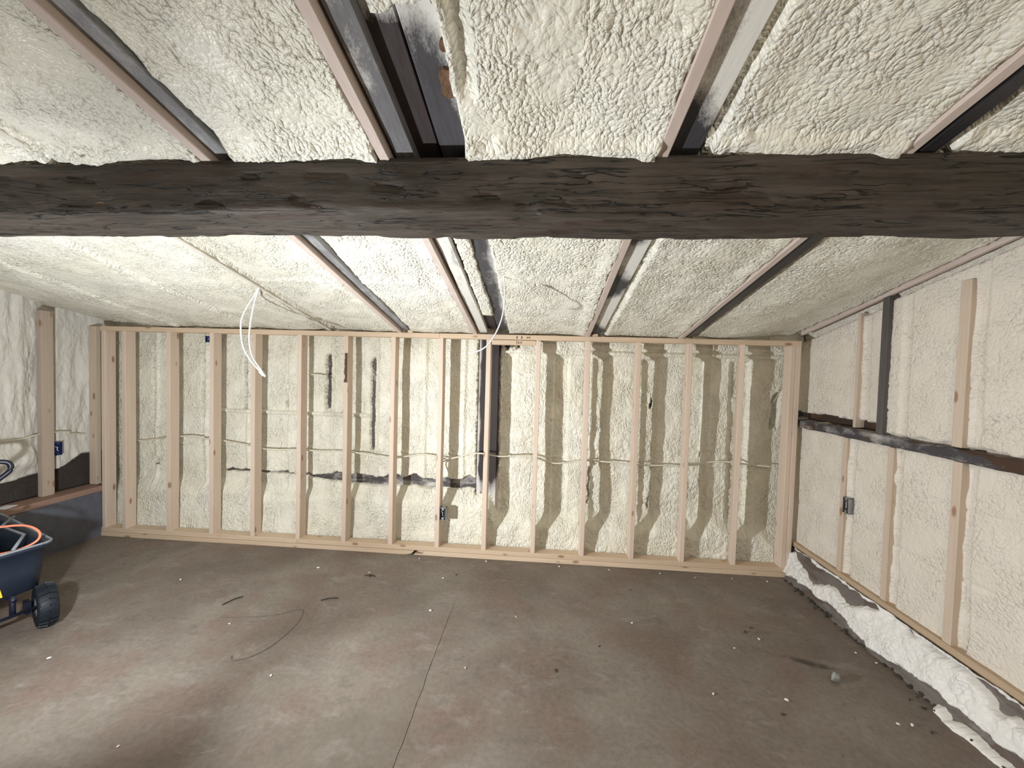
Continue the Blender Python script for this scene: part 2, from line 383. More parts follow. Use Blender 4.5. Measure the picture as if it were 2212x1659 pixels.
M_blue = plain('blue_plastic_box', (0.02, 0.035, 0.13), 0.45)
M_cable = plain('white_cable', (0.82, 0.83, 0.85), 0.4)
M_romex = plain('foam_dusted_cable', (0.70, 0.66, 0.54), 0.55, bump=0.002)
M_tray = plain('hazed_black_poly', (0.013, 0.020, 0.034), 0.42)  # black plastic; the blue is veiling haze kept in the colour
M_rim = plain('scuffed_rim', (0.20, 0.22, 0.25), 0.5)
M_rubber = plain('tyre_rubber', (0.012, 0.016, 0.022), 0.55, spec=0.25)
M_handle = plain('handle_paint', (0.012, 0.014, 0.028), 0.35)
M_orange = plain('orange_cord_rubber', (0.75, 0.22, 0.13), 0.5)
M_yellow = plain('yellow_sticker', (0.85, 0.62, 0.05), 0.45)
M_card = plain('white_card', (0.85, 0.86, 0.88), 0.6)
M_scrap = plain('old_iron', (0.20, 0.17, 0.17), 0.5, 0.5)
M_stone = plain('pale_stone', (0.36, 0.37, 0.36), 0.75, bump=0.01)
M_twig = plain('dark_bark', (0.03, 0.022, 0.018), 0.8, bump=0.003)
M_ink = plain('pencil_graphite', (0.03, 0.03, 0.03), 0.6)
M_floor_wire = plain('thin_floor_wire', (0.15, 0.125, 0.105), 0.5)
M_dirt = plain('dark_dirt', (0.060, 0.048, 0.042), 0.9, bump=0.01, bs=80)
def bag_mat():
    t = NT('clear_plastic', 0.12, 0.6); t.b.inputs['Transmission Weight'].default_value = 0.75
    t.b.inputs['Base Color'].default_value = (0.75, 0.90, 0.92, 1); t.b.inputs['IOR'].default_value = 1.2
    return t.m
M_bag = bag_mat()

# ================================================================== SETTING
YB = -5.2      # wall behind the photographer
# floor
xs = np.linspace(-0.2, 6.15, 128); ys = np.linspace(0.35, YB - 0.1, 112)
X, Y = np.meshgrid(xs, ys, indexing='ij')
Z = (fbm(X / 0.8, Y / 0.8, 3, 3) - .5) * 0.006
tag(grid_mesh('floor', X, Y, Z, M_floor, flip=True), kind='structure')

# ceiling foam -------------------------------------------------------
def ceil_dz(x, y):
    """height of the foam above the rafter undersides (positive = up)"""
    wob = (vn(y / 0.05, x * 0 + 3.3, 11) - .5) * 0.012 + (vn(y / 0.016, x / .05, 12) - .5) * 0.008
    xx = x + wob
    base = 0.034 - 0.012 * ss(0, .3, np.abs(((xx - 2.4) % 0.62) / 0.62 - .5))
    base = base + 0.075 * (1 - ss(-0.1, 0.55, x)) + 0.055 * ss(5.35, 5.95, x)
    # foam lips lying against each rafter
    for a in (2.695, 3.335, 4.255, 4.995):
        base = base - 0.016 * ss(a - 0.10, a - 0.02, xx) * (1 - ss(a + .0, a + 0.02, x))
    for a, b in ((2.72, 2.80), (3.37, 3.64), (4.285, 4.425), (5.02, 5.125)):
        pass
    h = base - foam(x, y, 20, 0.026, (0.85, 1.35)) * ss(-1.0, 1, x * 0 + 1)
    # buried rafter ridges and seams
    h = h - 0.012 * box(xx, 2.075, 2.108, 0.006) + 0.022 * box(xx, 2.122, 2.145, 0.007)
    h = h + 0.014 * box(xx, 1.405, 1.425, 0.008) - 0.008 * box(xx, 1.36, 1.40, 0.01)
    h = h + 0.010 * box(xx, 0.72, 0.74, 0.01) - 0.008 * box(xx, 0.67, 0.71, 0.01)
    # cross ridge lines left by cables under the foam
    h = h - 0.010 * box(y + 0.04 * (fbm(x / .3, y / .3, 5, 2)), -0.93, -0.90, 0.012) * box(x, 2.15, 3.2, .05)
    yl = -0.95 + (x - 3.7) * 0.55
    h = h + 0.012 * box(y - yl + 0.03 * fbm(x / .2, y / .2, 6, 2), -0.012, 0.012, 0.008) * box(x, 3.7, 4.2, .03)
    h = h + 0.07 * ss(5.935, 5.950, xx)
    # recesses where timber shows: foam is pushed up past the wood
    def recess(a, b, e=0.006): return box(xx, a, b, e)
    r = recess(2.70, 2.79) + recess(3.335, 3.46) + recess(4.26, 4.395) + recess(4.998, 5.115)
    vall = recess(3.45, 3.63)
    yy = y + (vn(x / 0.03, y / 0.03, 8) - .5) * .04
    strip = box(xx, 3.455, 3.548, 0.008) * box(yy, -1.75, -0.34, 0.012)       # foam strip in the valley
    patch = box(yy, -9, -2.335, 0.012)
    patch2 = patch * box(xx, 3.40, 3.70, 0.004)
    v = vall * (1 - np.clip(strip + patch, 0, 1))
    h = h + 0.20 * np.clip(r, 0, 1) + 0.20 * v * (1 - np.clip(r, 0, 1))
    h = h + 0.010 * vall * strip + 0.03 * vall * patch
    # deeper channels beside the old rafters
    h = h + 0.030 * box(xx, 4.39, 4.425, 0.006) + 0.022 * box(xx, 2.785, 2.81, 0.008) + 0.025 * box(xx, 5.11, 5.14, .006)
    h = h + 0.030 * box(xx, 3.66, 3.70, 0.01) * box(y, -9, -2.15, .04) 
    return h
ys = np.concatenate([np.arange(0.30, -1.70, -0.0105), np.arange(-1.70, -2.75, -0.0075), np.linspace(-2.75, YB - .1, 70)])
xs = np.concatenate([np.arange(-0.35, 1.9, 0.010), np.arange(1.9, 5.4, 0.0075), np.arange(5.4, 6.20, 0.010)])
X, Y = np.meshgrid(xs, ys, indexing='ij')
DZ = ceil_dz(X, Y)
# foam lip squeezed down to the beam top
DZ = DZ - 0.020 * box(Y + (vn(X / 0.05, X * 0, 4) - .5) * .03, -1.985, -1.80, 0.022) * (DZ < 0.07)
tag(grid_mesh('ceiling', X, Y, roof(Y) + DZ, M_foam_ceiling), kind='structure')

# back wall foam -----------------------------------------------------
def back_d(x, z):
    wob = (vn(z / 0.06, x * 0 + 1.7, 31) - .5) * 0.012
    xx = x + wob
    left = 1 - ss(3.45, 3.55, x)
    d = 0.205 + 0.010 * (1 - left)
    zl = 0.50 + (fbm(x / .25, z * 0, 41, 2) - .5) * .08
    zr = 0.36 + (fbm(x / .18, z * 0, 42, 2) - .5) * .12
    zb = zl * left + zr * (1 - left)
    low = 1 - ss(zb - 0.13, zb + 0.02, z)
    fo = foam(x, z, 50, 0.024, (0.9, 1.5), .9) * (1 + 0.7 * (1 - left))
    d = d * (1 - low) + (0.112 + 0.02 * ss(0.0, 0.35, z)) * low
    # top rail bulges on the right half
    d = d - 0.045 * (1 - left) * ss(1.735, 1.75, z + (vn(x / .1, x * 0, 3) - .5) * .01)
    d = d + 0.03 * (1 - left) * box(z, 1.775, 1.80, 0.006) * ss(4.2, 4.4, x)
    # shallow columns over the old studs of the left half
    for c in (0.30, 0.79, 1.20, 1.60, 2.0, 2.41, 2.85, 3.2):
        d = d - 0.016 * box(xx, c + .02, c + 0.05, .01) * (1 - low) * (x < 3.4)
    # groove edges, right half (studs buried proud / deep bays)
    for a, b, q in ((3.56, 3.66, .03), (4.02, 4.15, .035), (4.36, 4.47, .05), (4.78, 4.90, .05), (5.14, 5.30, .05), (5.50, 5.66, .04)):
        d = d + q * box(xx, a, b, 0.008) * (1 - low) * (1 - ss(1.70, 1.73, z))
    d = d - 0.030 * box(xx, 5.32, 5.335, 0.006) * (1 - low)
    # horizontal foam covered rail and cable line
    d = d - 0.024 * box(z + wob * .3, 1.135, 1.165, 0.006) * box(x, 0.95, 2.37, .01)
    d = d + 0.010 * box(z, 1.17, 1.182, 0.005) * box(x, 0.95, 2.37, .01)
    d = d - 0.010 * box(z + fbm(x / .5, z * 0, 5, 2) * .03, 0.84, 0.855, 0.006)
    d = d - fo
    # openings where the old timber shows
    def hole(a, b, z0, z1, e=0.006):
        n = (fbm(x / .035, z / .05, 60, 3) - .5)
        return box(x + n * .022 + (vn(x * 0 + 2, z / .012, 63) - .5) * .008, a, b, e) * box(z + n * .10, z0, z1, 0.02)
    hh = hole(0.285, 0.315, 1.08, 1.72) + hole(0.315, 0.35, .62, .68) + hole(0.775, 0.80, 0.60, 1.74) + hole(1.185, 1.225, 1.19, 1.66) \
        + hole(1.59, 1.615, 1.20, 1.30) + hole(1.965, 2.015, 1.19, 1.68) + hole(2.385, 2.425, .85, 1.66) \
        + hole(3.355, 3.55, 0.50, 1.90) + hole(4.345, 4.356, 0.47, .76) + hole(4.872, 4.880, 0.42, .50) + hole(4.868, 4.884, 1.32, 1.38) \
        + hole(5.293, 5.303, 0.88, 0.93) + hole(5.845, 5.90, 1.18, 1.45) + hole(3.5, 3.72, 1.785, 1.84)
    n2 = (fbm(x / .10, z * 0, 61, 3) - .5)
    hh = hh + box(z, 0.585 - 0.055 * ss(1.7, 2.2, x) + n2 * .03, 0.60 + 0.012 * ss(1.7, 2.2, x) + n2 * .07, 0.006) * box(x, 1.0, 3.42, .01)
    return d + 0.12 * np.clip(hh, 0, 1)
xs = np.arange(-0.28, 6.06, 0.0085); zs = np.arange(-0.02, 2.0, 0.0085)
X, Z = np.meshgrid(xs, zs, indexing='ij')
tag(grid_mesh('wall_back', X, back_d(X, Z), Z, M_foam_back), kind='structure')

# right wall foam ------------------------------------------------------
def right_d(y, z):
    """x of the right wall foam"""
    wob = (vn(z / 0.06, y * 0 + 1.7, 71) - .5) * 0.010
    yy = y + wob
    up = ss(1.262, 1.275, z)
    x = 5.988 + up * (0.050 * ss(-0.70, -0.68, y) + 0.004)
    for c in (-0.46, -0.80, -1.18, -1.58, -1.98):
        x = x + 0.022 * box(yy, c - 0.062, c - 0.012, 0.006) * (1 - 0.5 * up)
    for zc, s_ in ((1.55, 1), (0.95, 2), (0.62, 3), (1.42, 4)):
        x = x + 0.007 * box(z + (fbm(y / .25, z * 0, 70 + s_, 2) - .5) * .10, zc, zc + .012, 0.005) * ss(0.45, .5, vn(y / .4, z * 0, s_))
    x = x + 0.035 * ss(-0.006, 0.006, z - roof(y) - 0.040)
    x = x + 0.10 * box(z + (vn(y / .04, z * 0, 77) - .5) * .016, 1.255, 1.318, 0.004) * ss(-0.700, -0.690, y)
    x = x + 0.03 * box(z + (vn(y / .06, z * 0, 78) - .5) * .03, 1.24, 1.272, 0.004) * (1 - ss(-0.700, -0.690, y))
    return x - foam(y, z, 80, 0.020, (0.9, 1.25), 0.6)
ys = np.concatenate([np.arange(0.32, -1.9, -0.0095), np.linspace(-1.9, YB - .1, 90)]); zs = np.concatenate([np.arange(0.235, 2.45, 0.0095), np.linspace(2.46, 3.1, 12)])
Y, Z = np.meshgrid(ys, zs, indexing='ij')
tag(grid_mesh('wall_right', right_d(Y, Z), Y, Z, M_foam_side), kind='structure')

# left wall foam -------------------------------------------------------
def left_d(y, z):
    x = -0.165 + 0.03 * np.sin(y * 9) * ss(.6, 1.2, z)
    folds = (fbm(y / 0.05, z / 0.30, 90, 4) - .5) * 0.045
    x = x + folds + foam(y, z, 95, 0.03, (0.8, 2.0), 0.9)
    x = x - 0.03 * box(y, -0.285, -0.20, .01) * 1.0
    x = x + 0.05 * box(z, .70, .84, .06) * box(y, -9, -.36, .05)
    zb = 0.60 + 0.05 * vn(y / .12, z * 0, 4) + 0.10 * ss(-.25, -.02, y)
    x = x - 0.14 * (1 - ss(zb - .015, zb + .015, z))
    return x
ys = np.concatenate([np.arange(0.32, -1.2, -0.0095), np.linspace(-1.2, YB - .1, 90)]); zs = np.arange(0.40, 3.1, 0.0125)
Y, Z = np.meshgrid(ys, zs, indexing='ij')
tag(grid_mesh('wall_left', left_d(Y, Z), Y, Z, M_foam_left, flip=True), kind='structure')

# wall behind the photographer
xs = np.linspace(-.3, 6.15, 60); zs = np.linspace(-.05, 3.1, 40)
X, Z = np.meshgrid(xs, zs, indexing='ij')
tag(grid_mesh('wall_front', X, YB + foam(X, Z, 99, .1, (1, 1), 2), Z, M_foam_side, flip=True), kind='structure')

# stem walls -----------------------------------------------------------
def stem(name, xf, ys, zs, mat, flip=False):
    Y, Z = np.meshgrid(ys, zs, indexing='ij'); return grid_mesh(name, xf(Y, Z), Y, Z, mat, flip=flip)
def curb_x(y, z):
    t = np.clip(z / 0.25, 0, 1)
    x = 5.885 + 0.085 * t ** 0.8 + (fbm(y / .12, z / .12, 101, 4) - .5) * 0.035 + (fbm(y / .7, z * 0, 102, 2) - .5) * 0.04 * (1 - t)
    return x - 0.02 * (1 - ss(0.0, .03, z)) * vn(y / .05, z / .02, 5)
tag(stem('trim_1', curb_x, np.concatenate([np.arange(.3, -2.0, -.009), np.linspace(-2.0, YB, 60)]), np.arange(-0.01, 0.256, 0.008), M_curb), kind='structure')
bm = bmesh.new(); add_box(bm, -0.30, -0.005, YB, 0.13, -0.02, 0.408, 0.004)
tag(bm_obj('trim_2', bm, M_stem_left), kind='structure')

# ================================================================== TIMBER
def skew_prism(name, x0, x1, y0, y1, d0, d1, mat, label, cat, group=None, wob=0.0, seed=0, bev=0.003, parent=None, tw=None):
    """long timber following the roof slope: y0..y1, bottom d0 and top d1 above the rafter plane"""
    n = 60; bm = bmesh.new(); rings = []
    rnd = np.array([0.0]); yy = np.linspace(y0, y1, n)
    w = (fbm(yy / .35, yy * 0 + seed, 200 + seed, 3) - .5) * wob * 2
    w2 = (fbm(yy / .10, yy * 0 + seed, 300 + seed, 3) - .5) * wob
    cx, cy, cz = (x0 + x1) / 2, y0, roof(y0)
    prof = [(x0 + bev, d0), (x1 - bev, d0), (x1, d0 + bev), (x1, d1), (x0, d1), (x0, d0 + bev)]
    for k in range(n):
        rings.append([bm.verts.new((px + w[k] * (0.6 if px > cx else 1) - cx, yy[k] - cy, roof(yy[k]) + dz + (w2[k] if i < 2 or i in (2, 5) else 0) - cz)) for i, (px, dz) in enumerate(prof)])
    m = len(prof)
    for A, B in zip(rings, rings[1:]):
        for k in range(m): bm.faces.new((A[k], A[(k + 1) % m], B[(k + 1) % m], B[k]))
    bm.faces.new(rings[0][::-1]); bm.faces.new(rings[-1])
    o = bm_obj(name, bm, mat); o.location = (cx, cy, cz)
    tag(o, label, cat, group); return o
Y0, Y1 = 0.02, YB + .05
RG = 'newer sawn rafters under the roof'
skew_prism('roof_rafter', 2.692, 2.730, Y0, Y1, -0.002, 0.14, M_pine_y, 'pinkish sawn rafter left of the dark open bay, grey old rafter on its right', 'rafter', RG, .003, 1)
skew_prism('roof_rafter', 3.333, 3.370, Y0, Y1, -0.004, 0.14, M_pine_y, 'pinkish sawn rafter along the left edge of the open bay with bare roof boards', 'rafter', RG, .004, 2)
skew_prism('roof_rafter', 4.252, 4.290, Y0, Y1, -0.004, 0.14, M_pine_y, 'pale sawn rafter just right of the frame centre, white dusted timber on its right', 'rafter', RG, .003, 3)
skew_prism('roof_rafter', 4.995, 5.030, Y0, Y1, -0.002, 0.14, M_pine_y, 'foam edged sawn rafter beside the glossy black timber on the right', 'rafter', RG, .003, 4)
skew_prism('roof_rafter', 2.078, 2.106, Y0, -2.1, 0.008, 0.12, M_foam_coat, 'foam coated rafter where the white cable loop hangs', 'rafter', RG, .002, 5)
skew_prism('roof_rafter', 5.955, 5.980, 0.05, Y1, 0.060, 0.15, M_pine_y, 'thin end rafter in the angle between ceiling and right wall', 'rafter', RG, .003, 6)
OG = 'old dark rafters and roof timbers'
skew_prism('old_rafter', 2.731, 2.790, Y0, Y1, 0.026, 0.15, M_grey_timber, 'weathered grey old rafter nailed against the leftmost pinkish rafter', 'rafter', OG, .004, 11)
skew_prism('old_rafter', 3.382, 3.452, Y0, Y1, 0.022, 0.15, M_grey_timber_b, 'speckled grey old rafter on the left side of the open bay', 'rafter', OG, .006, 12)
skew_prism('old_rafter', 4.291, 4.392, Y0, Y1, 0.026, 0.15, M_white_timber, 'old rafter dusted white by foam with black bare patches', 'rafter', OG, .003, 13)
skew_prism('old_rafter', 5.031, 5.118, Y0, Y1, 0.006, 0.15, M_black_timber, 'glossy black rounded old rafter, rightmost dark timber of the ceiling', 'rafter', OG, .003, 14, bev=.022)
skew_prism('roof_board', 3.450, 3.532, Y0, Y1, 0.055, 0.08, M_dark_board, 'near black reddish roof board bare in the open bay', 'board', None, .002, 21)
skew_prism('roof_board', 3.538, 3.655, Y0, Y1, 0.047, 0.08, M_dusty_board, 'roof board dusted white on the right side of the open bay', 'board', None, .002, 22)
# reddish broken bark patches on that board
for i, (y, w_, l_, x) in enumerate(((-2.155, .055, .085, 3.625), (-2.26, .028, .03, 3.635))):
    bm = bmesh.new(); rnd = random.Random(i)
    top = []; n = 14
    for k in range(n):
        a = 2 * pi * k / n; r = 1 + rnd.uniform(-.2, .12)
        sx = max(-1, min(1, cos(a) * 1.25)); sy = max(-1, min(1, sin(a) * 1.25))
        top.append((sx * w_ / 2 * r, sy * l_ / 2 * r))
    A = [bm.verts.new((px, py, -SL * py + 0.0)) for px, py in top]; B = [bm.verts.new((px * 1.05, py * 1.05, -SL * py + 0.012)) for px, py in top]
    bm.faces.new(A); bm.faces.new(B[::-1])
    for k in range(n): bm.faces.new((A[k], A[(k + 1) % n], B[(k + 1) % n], B[k]))
    o = bm_obj('bark_patch', bm, plain('rotten_brown_wood%d' % i, (0.14, 0.07, 0.035), .8, bump=.01, bs=50)); o.location = (x, y, roof(y) + 0.040)
    tag(o, ['reddish brown rotten wood patch on the roof board above the beam', 'small brown wood scrap above the larger rotten patch on the roof board'][i], 'wood patch')

# hewn beam ------------------------------------------------------------
def make_beam():
    nx, nr = 420, 48
    x = np.linspace(-0.32, 6.12, nx); 
    prof = []
    y0, y1, z0, z1, r = -1.94, -1.69, 2.105, 2.292, 0.016
    pts = []
    # rounded rectangle, start lower front
    per = [(y0 + r, z0), (y1 - r, z0), (y1, z0 + r), (y1, z1), (y0, z1), (y0, z0 + r)]
    cnt = [16, 3, 8, 6, 12, 3]
    for (a, b), c, n in zip(per, per[1:] + per[:1], cnt):
        for k in range(n): pts.append((a + (c[0] - a) * k / n, b + (c[1] - b) * k / n))
    pts = np.array(pts + pts[:1]); m = len(pts)
    X = np.repeat(x[:, None], m, 1); Yp = np.repeat(pts[None, :, 0], nx, 0); Zp = np.repeat(pts[None, :, 1], nx, 0)
    s = np.arange(m)[None, :] * 1.0; s[0, -1] = 0
    S_ = np.repeat(s, nx, 0)
    cy, cz = (y0 + y1) / 2, (z0 + z1) / 2
    # hewn facets: patches of slightly different depth
    f = (fbm(X / .38, S_ / 7, 400, 3) - .5) * 0.018 + (fbm(X / .12, S_ / 2.0, 401, 3) - .5) * 0.006
    chip = -0.006 * ss(0.60, 0.66, fbm(X / .16, S_ / 2.2, 402, 3))
    dy, dz = (Yp - cy) / 0.125, (Zp - cz) / 0.094
    isz = np.abs(dz) >= np.abs(dy)
    amt = f + chip
    top = (Zp > z1 - .002)
    amt = np.where(top, 0, amt * np.where(Zp > z1 - .03, .3, 1))
    Zn = Zp + np.where(isz, np.sign(dz) * amt, 0); Yn = Yp + np.where(~isz, np.sign(dy) * amt, 0)
    low = Zp < z0 + .03
    Zn = Zn + np.where(low, 0.018 * ss(4.6, 6.0, X) * ss(-1.9, -1.7, Yp) + (fbm(X / .5, X * 0, 405, 3) - .5) * .016, 0)
    # top follows roof height: front lower edge line measured level at the right
    Zn = Zn + np.where(Zp > z1 - .03, (-.010 + 0.012 * ss(1.5, 3.5, X)), 0)
    o = grid_mesh('hewn_beam', X, Yn, Zn, M_beam)
    bm = bmesh.new(); bm.from_mesh(o.data)
    bmesh.ops.remove_doubles(bm, verts=bm.verts[:], dist=1e-5)
    bmesh.ops.holes_fill(bm, edges=[e for e in bm.edges if e.is_boundary], sides=0)
    bmesh.ops.recalc_face_normals(bm, faces=bm.faces[:]); bm.to_mesh(o.data); bm.free()
    for p in o.data.polygons: p.use_smooth = True
    tag(o, 'massive dark hewn timber beam crossing the whole room under the rafters', 'beam')
make_beam()

# ------------------------------------------------------------------ framed back wall
def stud_mesh(w, d, z0, z1, seed, bend=0.004):
    bm = bmesh.new(); n = 16; rnd = random.Random(seed); ph = rnd.uniform(0, 6); b1 = rnd.uniform(-bend, bend); b2 = rnd.uniform(-bend, bend)
    rings = []; e = 0.0025
    prof = [(-w / 2 + e, 0), (w / 2 - e, 0), (w / 2, e), (w / 2, d), (-w / 2, d), (-w / 2, e)]
    for k in range(n + 1):
        t = k / n; sx = b1 * sin(pi * t) + b2 * sin(2 * pi * t) * .4
        rings.append([bm.verts.new((px + sx, py, (z1 - z0) * t)) for px, py in prof])
    for A, B in zip(rings, rings[1:]):
        for k in range(6): bm.faces.new((A[k], A[(k + 1) % 6], B[(k + 1) % 6], B[k]))
    bm.faces.new(rings[0][::-1]); bm.faces.new(rings[-1]); return bm
ORD = ['first', 'second', 'third', 'fourth', 'fifth', 'sixth', 'seventh', 'eighth', 'ninth', 'tenth', 'eleventh', 'twelfth', 'thirteenth', 'fourteenth', 'fifteenth', 'sixteenth', 'seventeenth']
xl = [0.195 + 0.0, 0.614, 1.019, 1.403, 1.817, 2.229, 2.642, 3.047, 3.448, 3.86, 4.264, 4.668, 5.069, 5.473]
studs = [0.0] + xl + [XE - 0.078, XE - 0.038]
XTRA = {0: 'corner stud closing the left end of the framed back wall', 1: 'wide looking stud close beside the left corner stud',
        2: 'stud third from the left corner, narrow dark slit in the foam to its left', 3: 'stud with the small blue box near its top on the left side',
        4: 'stud fifth from the left corner, just behind the lower end of the white cable loop', 5: 'sixth stud from the left corner of the framed wall, left of the bark streaked one',
        6: 'stud with a dark bark streak near its top, seventh from the left corner', 7: 'eighth stud from the left corner, one left of the outlet box stud',
        8: 'stud carrying the steel outlet box low on its right side', 9: 'stud in front of the dark old post, left end of the nailer block',
        10: 'thin stud at the right end of the nailer block', 11: 'second stud right of the dark old post', 12: 'third stud right of the dark old post',
        13: 'fourth stud right of the dark old post', 14: 'slightly turned wide stud, last one left of the doubled right end', 15: 'left half of the doubled end stud at the right corner',
        16: 'right half of the doubled end stud at the right corner'}
for i, x in enumerate(studs):
    w = 0.038
    bm = stud_mesh(w, 0.089, 0.076, H - 0.040, i, 0.0035 if 0 < i < 15 else 0.0)
    o = bm_obj('wall_stud', bm, M_pine_z); o.location = (x + w / 2, 0, 0.076)
    if i == 14: o.rotation_euler = (0, 0, radians(-14)); o.location.y = 0.004
    if i == 13: o.rotation_euler = (0, 0, radians(-5))
    if i == 6:
        bm = bmesh.new(); rb = random.Random(2); zs_ = np.linspace(1.45, 1.70, 14)
        L_ = [bm.verts.new((-.004 - rb.uniform(0, .010), -.0012, z - .076)) for z in zs_]; R_ = [bm.verts.new((.0165, -.0012, z - .076)) for z in zs_]
        L2 = [bm.verts.new((v.co.x, .002, v.co.z)) for v in L_]; R2 = [bm.verts.new((.0202, .012, v.co.z)) for v in R_]
        for A, B in ((L_, R_), (R_, R2), (L2, L_)):
            for k in range(13): bm.faces.new((A[k], A[k + 1], B[k + 1], B[k]))
        bm_obj('bark_streak', bm, M_bark, o)
    tag(o, XTRA[i], 'stud', 'pine studs of the framed back wall')
def plate(name, x0, x1, z0, z1, label, y0=0, y1=0.089, mat=None, waney=None):
    bm = bmesh.new(); n = max(2, int((x1 - x0) / 0.12)); rings = []; cx = (x0 + x1) / 2; e = .002
    for k in range(n + 1):
        x = x0 + (x1 - x0) * k / n
        rings.append([bm.verts.new((x - cx, py - y0, pz)) for py, pz in ((y0, e), (y0, z1 - z0 - e), (y0 + e, z1 - z0), (y1, z1 - z0), (y1, 0), (y0 + e, 0))])
    for A, B in zip(rings, rings[1:]):
        for k in range(6): bm.faces.new((A[k], A[(k + 1) % 6], B[(k + 1) % 6], B[k]))
    bm.faces.new(rings[0][::-1]); bm.faces.new(rings[-1])
    o = bm_obj(name, bm, mat or M_pine_x); o.location = (cx, y0, z0); tag(o, label, 'plate'); return o
plate('top_plate', -0.01, 3.05, H - 0.040, H, 'left length of the pine top plate on the framed back wall')
plate('top_plate', 3.052, XE, H - 0.040, H, 'right length of the pine top plate, running to the right corner')
plate('bottom_plate', -0.005, 1.83, 0.038, 0.076, 'upper bottom plate, left length, under the studs near the left corner')
plate('bottom_plate', 1.832, XE, 0.038, 0.076, 'upper bottom plate, right length, carrying the studs to the right corner')
o = plate('bottom_plate', 2.96, XE, 0.0, 0.037, 'lower bottom plate lying on the floor right of the gap below the outlet box', -0.004, 0.089)
# left lower plate with its broken waney end
bm = bmesh.new(); pr = [(-0.005, 0.0), (2.80, 0.0), (2.85, 0.010), (2.875, 0.036), (-0.005, 0.037)]
A = [bm.verts.new((a, -0.004, b)) for a, b in pr]; B = [bm.verts.new((a, 0.089, b)) for a, b in pr]
bm.faces.new(A); bm.faces.new(B[::-1])
for k in range(5): bm.faces.new((A[k], A[(k + 1) % 5], B[(k + 1) % 5], B[k]))
tag(bm_obj('bottom_plate', bm, M_pine_x), 'lower bottom plate on the floor at left, ending in a rounded broken end', 'plate')
bm = bmesh.new(); pr = [(2.87, 0.0), (2.958, 0.0), (2.958, 0.037), (2.90, 0.037), (2.915, 0.028), (2.952, 0.020), (2.952, 0.013), (2.88, 0.010)]
A = [bm.verts.new((a, 0.0, b)) for a, b in pr]; B = [bm.verts.new((a, 0.089, b)) for a, b in pr]
bm.faces.new(A); bm.faces.new(B[::-1])
for k in range(8): bm.faces.new((A[k], A[(k + 1) % 8], B[(k + 1) % 8], B[k]))
tag(bm_obj('wood_shim', bm, M_pine_x), 'split wood scrap filling the gap between the two lower bottom plates', 'wood scrap')
# nailer block with pencil marks
nb = plate('nailer_block', 3.492, 3.855, H - 0.083, H - 0.044, 'short pine block under the top plate with dark pencil marks', 0.0, 0.06)
def stroke(pts, r=0.0021):
    bm = bmesh.new(); tube(bm, [(a - 3.6735, -0.0006, b - (H - 0.083)) for a, b in pts], r, 5); bm_obj('pencil_mark', bm, M_ink, nb)
zt = H - 0.020
for cx_ in (3.70, 3.739):
    stroke([(cx_ + 0.004 * cos(a), zt + 0.004 + 0.0045 * sin(a)) for a in np.linspace(0, 2 * pi, 9)]); stroke([(cx_ + 0.004 * cos(a), zt - 0.005 + 0.0045 * sin(a)) for a in np.linspace(0, 2 * pi, 9)])
stroke([(3.782, zt + .006), (3.782, zt - .008)]); stroke([(3.782, zt), (3.792, zt)]); stroke([(3.792, zt + .006), (3.792, zt - .006)])
stroke([(3.799, zt + .006), (3.804, zt), (3.809, zt + .006)]); stroke([(3.804, zt), (3.804, zt - .008)])
z2 = H - 0.062
stroke([(3.700, z2 + .014), (3.700, z2 - .014)])
stroke([(3.716, z2 + .008), (3.711, z2 - .002), (3.716, z2 - .009), (3.721, z2 - .004), (3.713, z2 - .001)])
stroke([(3.730, z2 + .007), (3.731, z2 - .007), (3.738, z2 - .007), (3.741, z2 + .007)])

# small shims over the top plate under the rafters
for i, (x, lab) in enumerate(((2.80, 'small pale wood block on the top plate under the grey old rafter'), (4.335, 'small pale wood block on the top plate under the white dusted rafter'), (5.07, 'small wood block on the top plate under the black rafter'))):
    bm = bmesh.new(); add_box(bm, -.022, .022, -.0, .04, 0, .022, .003)
    o = bm_obj('wood_block', bm, M_pine_x); o.location = (x, 0.004, H); o.rotation_euler = (0, 0, .15 * (i - 1)); tag(o, lab, 'wood block', 'blocks on the top plate')

# ------------------------------------------------------------------ old timber in the back wall
def block(name, x0, x1, y0, y1, z0, z1, mat, label, cat, group=None, bev=.004):
    bm = bmesh.new(); cx = (x0 + x1) / 2
    add_box(bm, x0 - cx, x1 - cx, 0, y1 - y0, 0, z1 - z0, bev)
    o = bm_obj(name, bm, mat); o.location = (cx, y0, z0); return tag(o, label, cat, group)
block('old_post', 3.36, 3.56, 0.215, 0.36, 0.10, H, M_post, 'broad dark old post bare between two foam panels, behind the tenth stud from the left', 'post')
for (x0, x1, z0, z1, lab) in ((0.27, 0.36, .6, 1.8, 'dark slit of old timber nearest the left corner'), (0.76, 0.82, .55, 1.8, 'long dark old timber left of the stud with the blue box'),
        (1.17, 1.24, 1.14, 1.75, 'old grey timber showing above the foam rail behind the cable loop'), (1.57, 1.63, 1.16, 1.4, 'small grey end of old timber just above the foam rail'),
        (1.95, 2.04, 1.14, 1.75, 'ragged dark old timber between sixth and seventh studs'), (2.36, 2.45, .80, 1.75, 'long thin dark old timber between seventh and eighth studs'),
        (4.31, 4.38, .40, .9, 'dark slot of old timber low behind the second bay right of the nailer block'), (4.84, 4.91, .35, 1.5, 'old timber glimpsed in small holes of the third bay right of the nailer block'),
        (5.26, 5.33, .8, 1.0, 'small dark patch of old timber beside the white pipe like ridge'), (5.82, 5.93, 1.12, 1.5, 'black hole in the foam beside the right corner stud')):
    block('old_timber', x0, x1, 0.245 if x0 < 4 else 0.295, 0.36, z0, z1, M_old_z if x0 < 4 else M_post, lab, 'old timber', 'old framing glimpsed through the foam')
